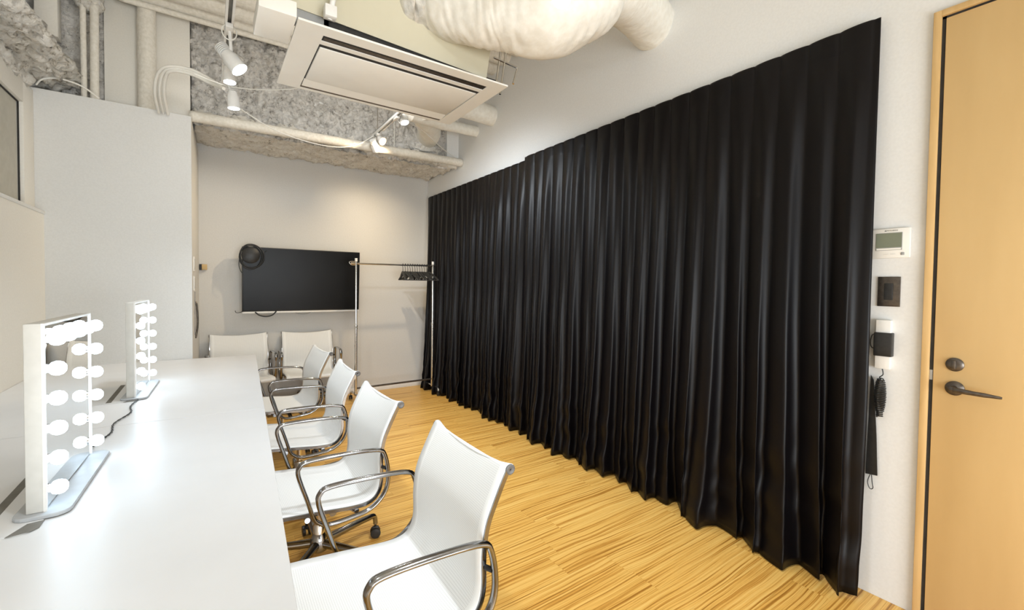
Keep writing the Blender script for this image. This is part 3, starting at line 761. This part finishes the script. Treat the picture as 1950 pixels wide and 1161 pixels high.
bm = wrinkled(rel([(.865, 2.16, 2.83), (.90, 2.13, 2.815), (.94, 2.10, 2.80), (.99, 2.03, 2.77)]), [.185, .195, .185, .150], .010, 17, fs=22, fa=2.5)
link('foil_end', bm, m_foil, t, True)
bm = bmesh.new(); Md = axisM(Vector((.872, 2.158, 2.828))-o_, Vector((-.07, .07, .03)))
lathe(bm, [(.203, -.006), (.205, .003), (.200, .008), (.19, .008)], Md, 40); link('end_rim', bm, m_darkmetal, t, True, 40)
# lamp in front of the duct
def head(root, loc, d, r, L, lens, mount):
    """spotlight head: can, lens and bracket; loc = lens centre, d = aim"""
    d = Vector(d).normalized(); M_ = axisM(loc, -d)
    b = bmesh.new(); lathe(b, [(r*.9, 0.004), (r, 0), (r, L*.62), (r*.88, L*.75), (r*.72, L), (r*.3, L)], M_, 24)
    hd = link('lamp_head', b, m_white, root, True, 40)
    b = bmesh.new(); lathe(b, [(r*.86, -.001), (r*.86, .004)], M_, 24); link('lens', b, lens, hd)
    b = bmesh.new()
    for k in range(5): lathe(b, [(r*.80, L+.004+.008*k), (r*.80, L+.007+.008*k)], M_, 20)
    lathe(b, [(r*.3, L-.002), (r*.3, L+.038)], M_, 12)
    link('heat_fin', b, m_white, hd)
    c = Vector(loc)-d*L*.6
    tb('bracket', m_white, root, [c, Vector((c.x*.4+mount[0]*.6, c.y*.4+mount[1]*.6, mount[2]-.05)), Vector(mount)-Vector((0, 0, .0))], .008, 8)
    bx('mount', m_white, root, mount[0]-.016, mount[0]+.016, mount[1]-.045, mount[1]+.045, mount[2]-.022, mount[2], bev=.003)
G = 'spotlights on the ceiling tracks'
def track(label, x, y0, y1, z, seams=()):
    t = thing('lighting_track', label, 'track', (x, y0, z))
    bm = bmesh.new(); L = y1-y0
    box(bm, -.018, -.008, 0, L, 0, .030); box(bm, .008, .018, 0, L, 0, .030); box(bm, -.018, .018, 0, L, .024, .032)
    link('channel', bm, m_white, t)
    bx('conductor', m_slot, t, -.008, .008, .01, L-.01, .018, .024)
    k = .35
    while k < L:
        tb('rod', m_steel, t, [(0, k, .03), (0, k, ZC-z+.0)], .004, 6); k += 1.1
    bx('end_cap', m_white, t, -.019, .019, L-.0, L+.012, -.002, .033, bev=.002)
    return t
track('white lighting track running overhead toward the three spotlights at left', .085, -1.2, 3.28, 2.58)
track('short white lighting track below the sprayed wall, right of the air conditioner', 1.388, 2.95, 4.50, 2.845)
def lamp(label, loc, d, r, L, lens, mount, nm='spotlight'):
    t = thing(nm, label, 'spotlight', (0, 0, 0), 0, G); head(t, Vector(loc), d, r, L, lens, mount); return t
l1 = lamp('large white spotlight tilted right, topmost of the three at left', (.128, 2.545, 2.385), (.55, -.25, -.75), .038, .095, m_lens, (.085, 2.55, 2.58))
tb('cable_ring', m_cable, l1, [(.085+.03*math.cos(a*.35), 2.535, 2.548+.036*math.sin(a*.35)) for a in range(18)], .003, 6, closed=True)
lamp('white spotlight pointing down, middle of the three at left', (.098, 2.89, 2.445), (.05, -.1, -1), .030, .085, m_lens, (.085, 2.90, 2.58))
lamp('white spotlight pointing straight down, lowest of the three at left', (.128, 3.17, 2.40), (.06, .0, -1), .032, .10, m_lens, (.085, 3.15, 2.58))
l4 = lamp('warm yellow glowing spotlight at the end of the short track', (1.435, 4.375, 2.775), (.25, -.62, -.55), .038, .07, m_warmlens, (1.388, 4.40, 2.845))
lamp('white box-like spotlight head turned away, below the end of the short track', (1.40, 4.47, 2.70), (.45, .5, -.6), .040, .075, m_white, (1.388, 4.455, 2.845))
lamp('small white spotlight just behind the lower edge of the air conditioner', (1.455, 3.83, 2.80), (.15, -.30, -.9), .038, .09, m_lens, (1.388, 3.86, 2.845))
# the warm lamp in front of the fat duct and the track it hangs from
track('white lighting track overhead in front of the fat duct', 1.03, -1.2, 1.55, 2.56)
lamp('bright warm spotlight in front of the fat wrapped duct', (1.068, 1.247, 2.402), (-.35, -.35, -.8), .036, .07, m_warmlens, (1.03, 1.27, 2.56))
for loc in ((.09, .95), (.09, -.35)):  # out-of-view heads added to carry two of the fill spots
    lamp('unseen added white spotlight on the left overhead track, ' + ('first' if loc[1] > 0 else 'second') + ' behind the tilted spotlight', (loc[0], loc[1], 2.45), (.2, .1, -1), .036, .09, m_lens, (.085, loc[1], 2.58))

# ducts and pipes near the right wall behind the air conditioner
def duct(name, path, r, label, mtl=m_wrap, amp=.003, seed=1, fs=40, cat='duct'):
    bm = wrinkled(path, r, amp, seed, 32, fs); return tag(link(name, bm, mtl, None, True), label, cat)
duct('wrapped_duct', [(1.45, 3.55, 2.98), (1.8, 3.7, 3.03), (2.1, 3.8, 3.07), (2.42, 3.9, 3.10)], [.10, .10, .10, .098], 'upper cream wrapped duct entering the right wall behind the air conditioner')
duct('wrapped_duct', [(1.55, 3.95, 2.93), (1.85, 4.05, 2.96), (2.15, 4.15, 3.00), (2.42, 4.22, 3.03)], [.055, .055, .055, .055], 'thin cream wrapped pipe entering the right wall beneath the upper duct', seed=6)
duct('elbow_duct', [(1.66, 3.95, 3.02), (1.85, 4.25, 3.02), (1.98, 4.48, 3.02), (2.05, 4.70, 3.02)], [.115, .12, .125, .12], 'wrapped duct elbow running into the sprayed rear wall', seed=9)
rough_sweep('duct_plaster', m_rockw, [(1.90, 4.67, 2.87), (1.98, 4.66, 2.845), (2.16, 4.66, 2.87)], (0, 0, .05), 6, .02, .015, 4)
tag(bpy.data.objects['duct_plaster'], 'crumbly plaster collar under the duct elbow on the sprayed wall', 'plaster')
def pipe(name, pts, r, label, mtl=m_pipe, seg=16, cat='pipe'):
    bm = bmesh.new(); P = []
    for a, b in zip(pts, pts[1:]):
        a, b = Vector(a), Vector(b); n = max(2, int((b-a).length/.03))
        P += [a.lerp(b, k/n) for k in range(n)]
    P.append(Vector(pts[-1]))
    tube(bm, P, r, seg, rfun=lambda i, th: r*(1+.06*noise.noise(Vector((i*.35, math.cos(th)*2, math.sin(th)*2+r*50)))))
    return tag(link(name, bm, mtl, None, True), label, cat)
pipe('wall_pipe', [(-.13, 4.555, 2.725), (XR, 4.555, 2.765)], .043, 'long cream painted pipe crossing just below the sprayed wall')
pipe('wall_pipe', [(-.40, 4.57, 2.67), (-.40, 4.57, ZC)], .060, 'thick sprayed vertical pipe rising above the partition')
pipe('wall_pipe', [(-.705, 4.55, 2.67), (-.700, 4.55, ZC)], .026, 'vertical cream pipe, right one of the thin pair above the partition')
pipe('wall_pipe', [(-.762, 4.55, 2.67), (-.765, 4.55, ZC)], .018, 'thinner vertical pipe, left one of the thin pair above the partition')
bm = wrinkled([(-.76, 4.585, 3.38), (-.74, 4.585, 3.44), (-.75, 4.585, 3.50), (-.76, 4.585, 3.60)], [.055, .085, .080, .075], .012, 3, 28, 45)
tag(link('pipe_lagging', bm, m_rockw, None, True), 'bulging cloth lagging wrapped round the thin pipe pair near the ceiling', 'lagging')
pipe('ceiling_pipe', [(-.55, 4.50, 3.50), (XR, 4.50, 3.50)], .022, 'thin cream conduit along the ceiling at the top of the sprayed wall')
# hanging bracket pair by the right wall
t = thing('duct_bracket', 'slanting metal hanger bracket between the beige board and the right wall', 'bracket', (1.55, 2.42, 2.75))
for a, b in (((-.03, 0, -.16), (.05, .02, .30)), ((.01, .0, -.16), (.09, .02, .30)), ((-.04, 0, .06), (.16, .02, .06)), ((.16, .02, .06), (.12, .01, -.06))):
    tb('strut', m_steel, t, [a, b], .007, 8)
tb('hanger_rod', m_steel, t, [(.07, .02, .28), (.07, .02, .85)], .006, 8)
# cables under the ceiling
for k, dx in enumerate((0, .028, .055)):
    pts = [(-.315+dx, 4.40, 2.66), (-.325+dx, 4.22, 2.74), (-.300+dx*.8, 4.10, 2.84-dx*.4), (-.235+dx*.3, 4.02, 2.885-dx*.5), (-.10, 3.98, 2.885-dx*.6), (.02, 3.9, 2.815-dx*.5), (.09, 3.7, 2.70)]
    cable('conduit', m_cable, pts, .011 if k != 1 else .009, ('outermost', 'middle', 'innermost')[k] + ' of the three bent white conduits looping over the partition corner')
cable('ceiling_cable', m_cable, [(-.07, 3.3, 2.60), (.03, 3.2, 2.545), (.12, 3.15, 2.52), (.25, 3.0, 2.485), (.40, 2.85, 2.475), (.52, 2.74, 2.50)], .0035, 'thin white cable sagging from the conduits to the air conditioner')
cable('ceiling_cable', m_cable, [(.10, 3.9, 2.72), (.24, 4.1, 2.70), (.50, 4.2, 2.62), (.86, 4.3, 2.605), (1.15, 4.4, 2.68), (1.37, 4.48, 2.84)], .0042, 'thin white cable sagging low before the sprayed wall to the short track')
cable('ceiling_cable', m_cable, [(1.46, 3.9, 2.86), (1.75, 4.1, 2.86), (2.05, 4.3, 2.80), (2.42, 4.6, 2.80)], .0035, 'thin white cable stretched from the small spotlight to the right wall')
cable('ceiling_cable', m_cable, [(1.62, 4.58, 3.3), (1.625, 4.58, 2.95), (1.62, 4.58, 2.77)], .004, 'thin white vertical cable dropping onto the long pipe')
cable('ceiling_cable', m_cable, [(-.975, 4.38, 2.69), (-.94, 4.37, 2.735), (-.86, 4.37, 2.76), (-.75, 4.39, 2.745), (-.66, 4.42, 2.69)], .006, 'white cable arching over the top left corner of the partition')
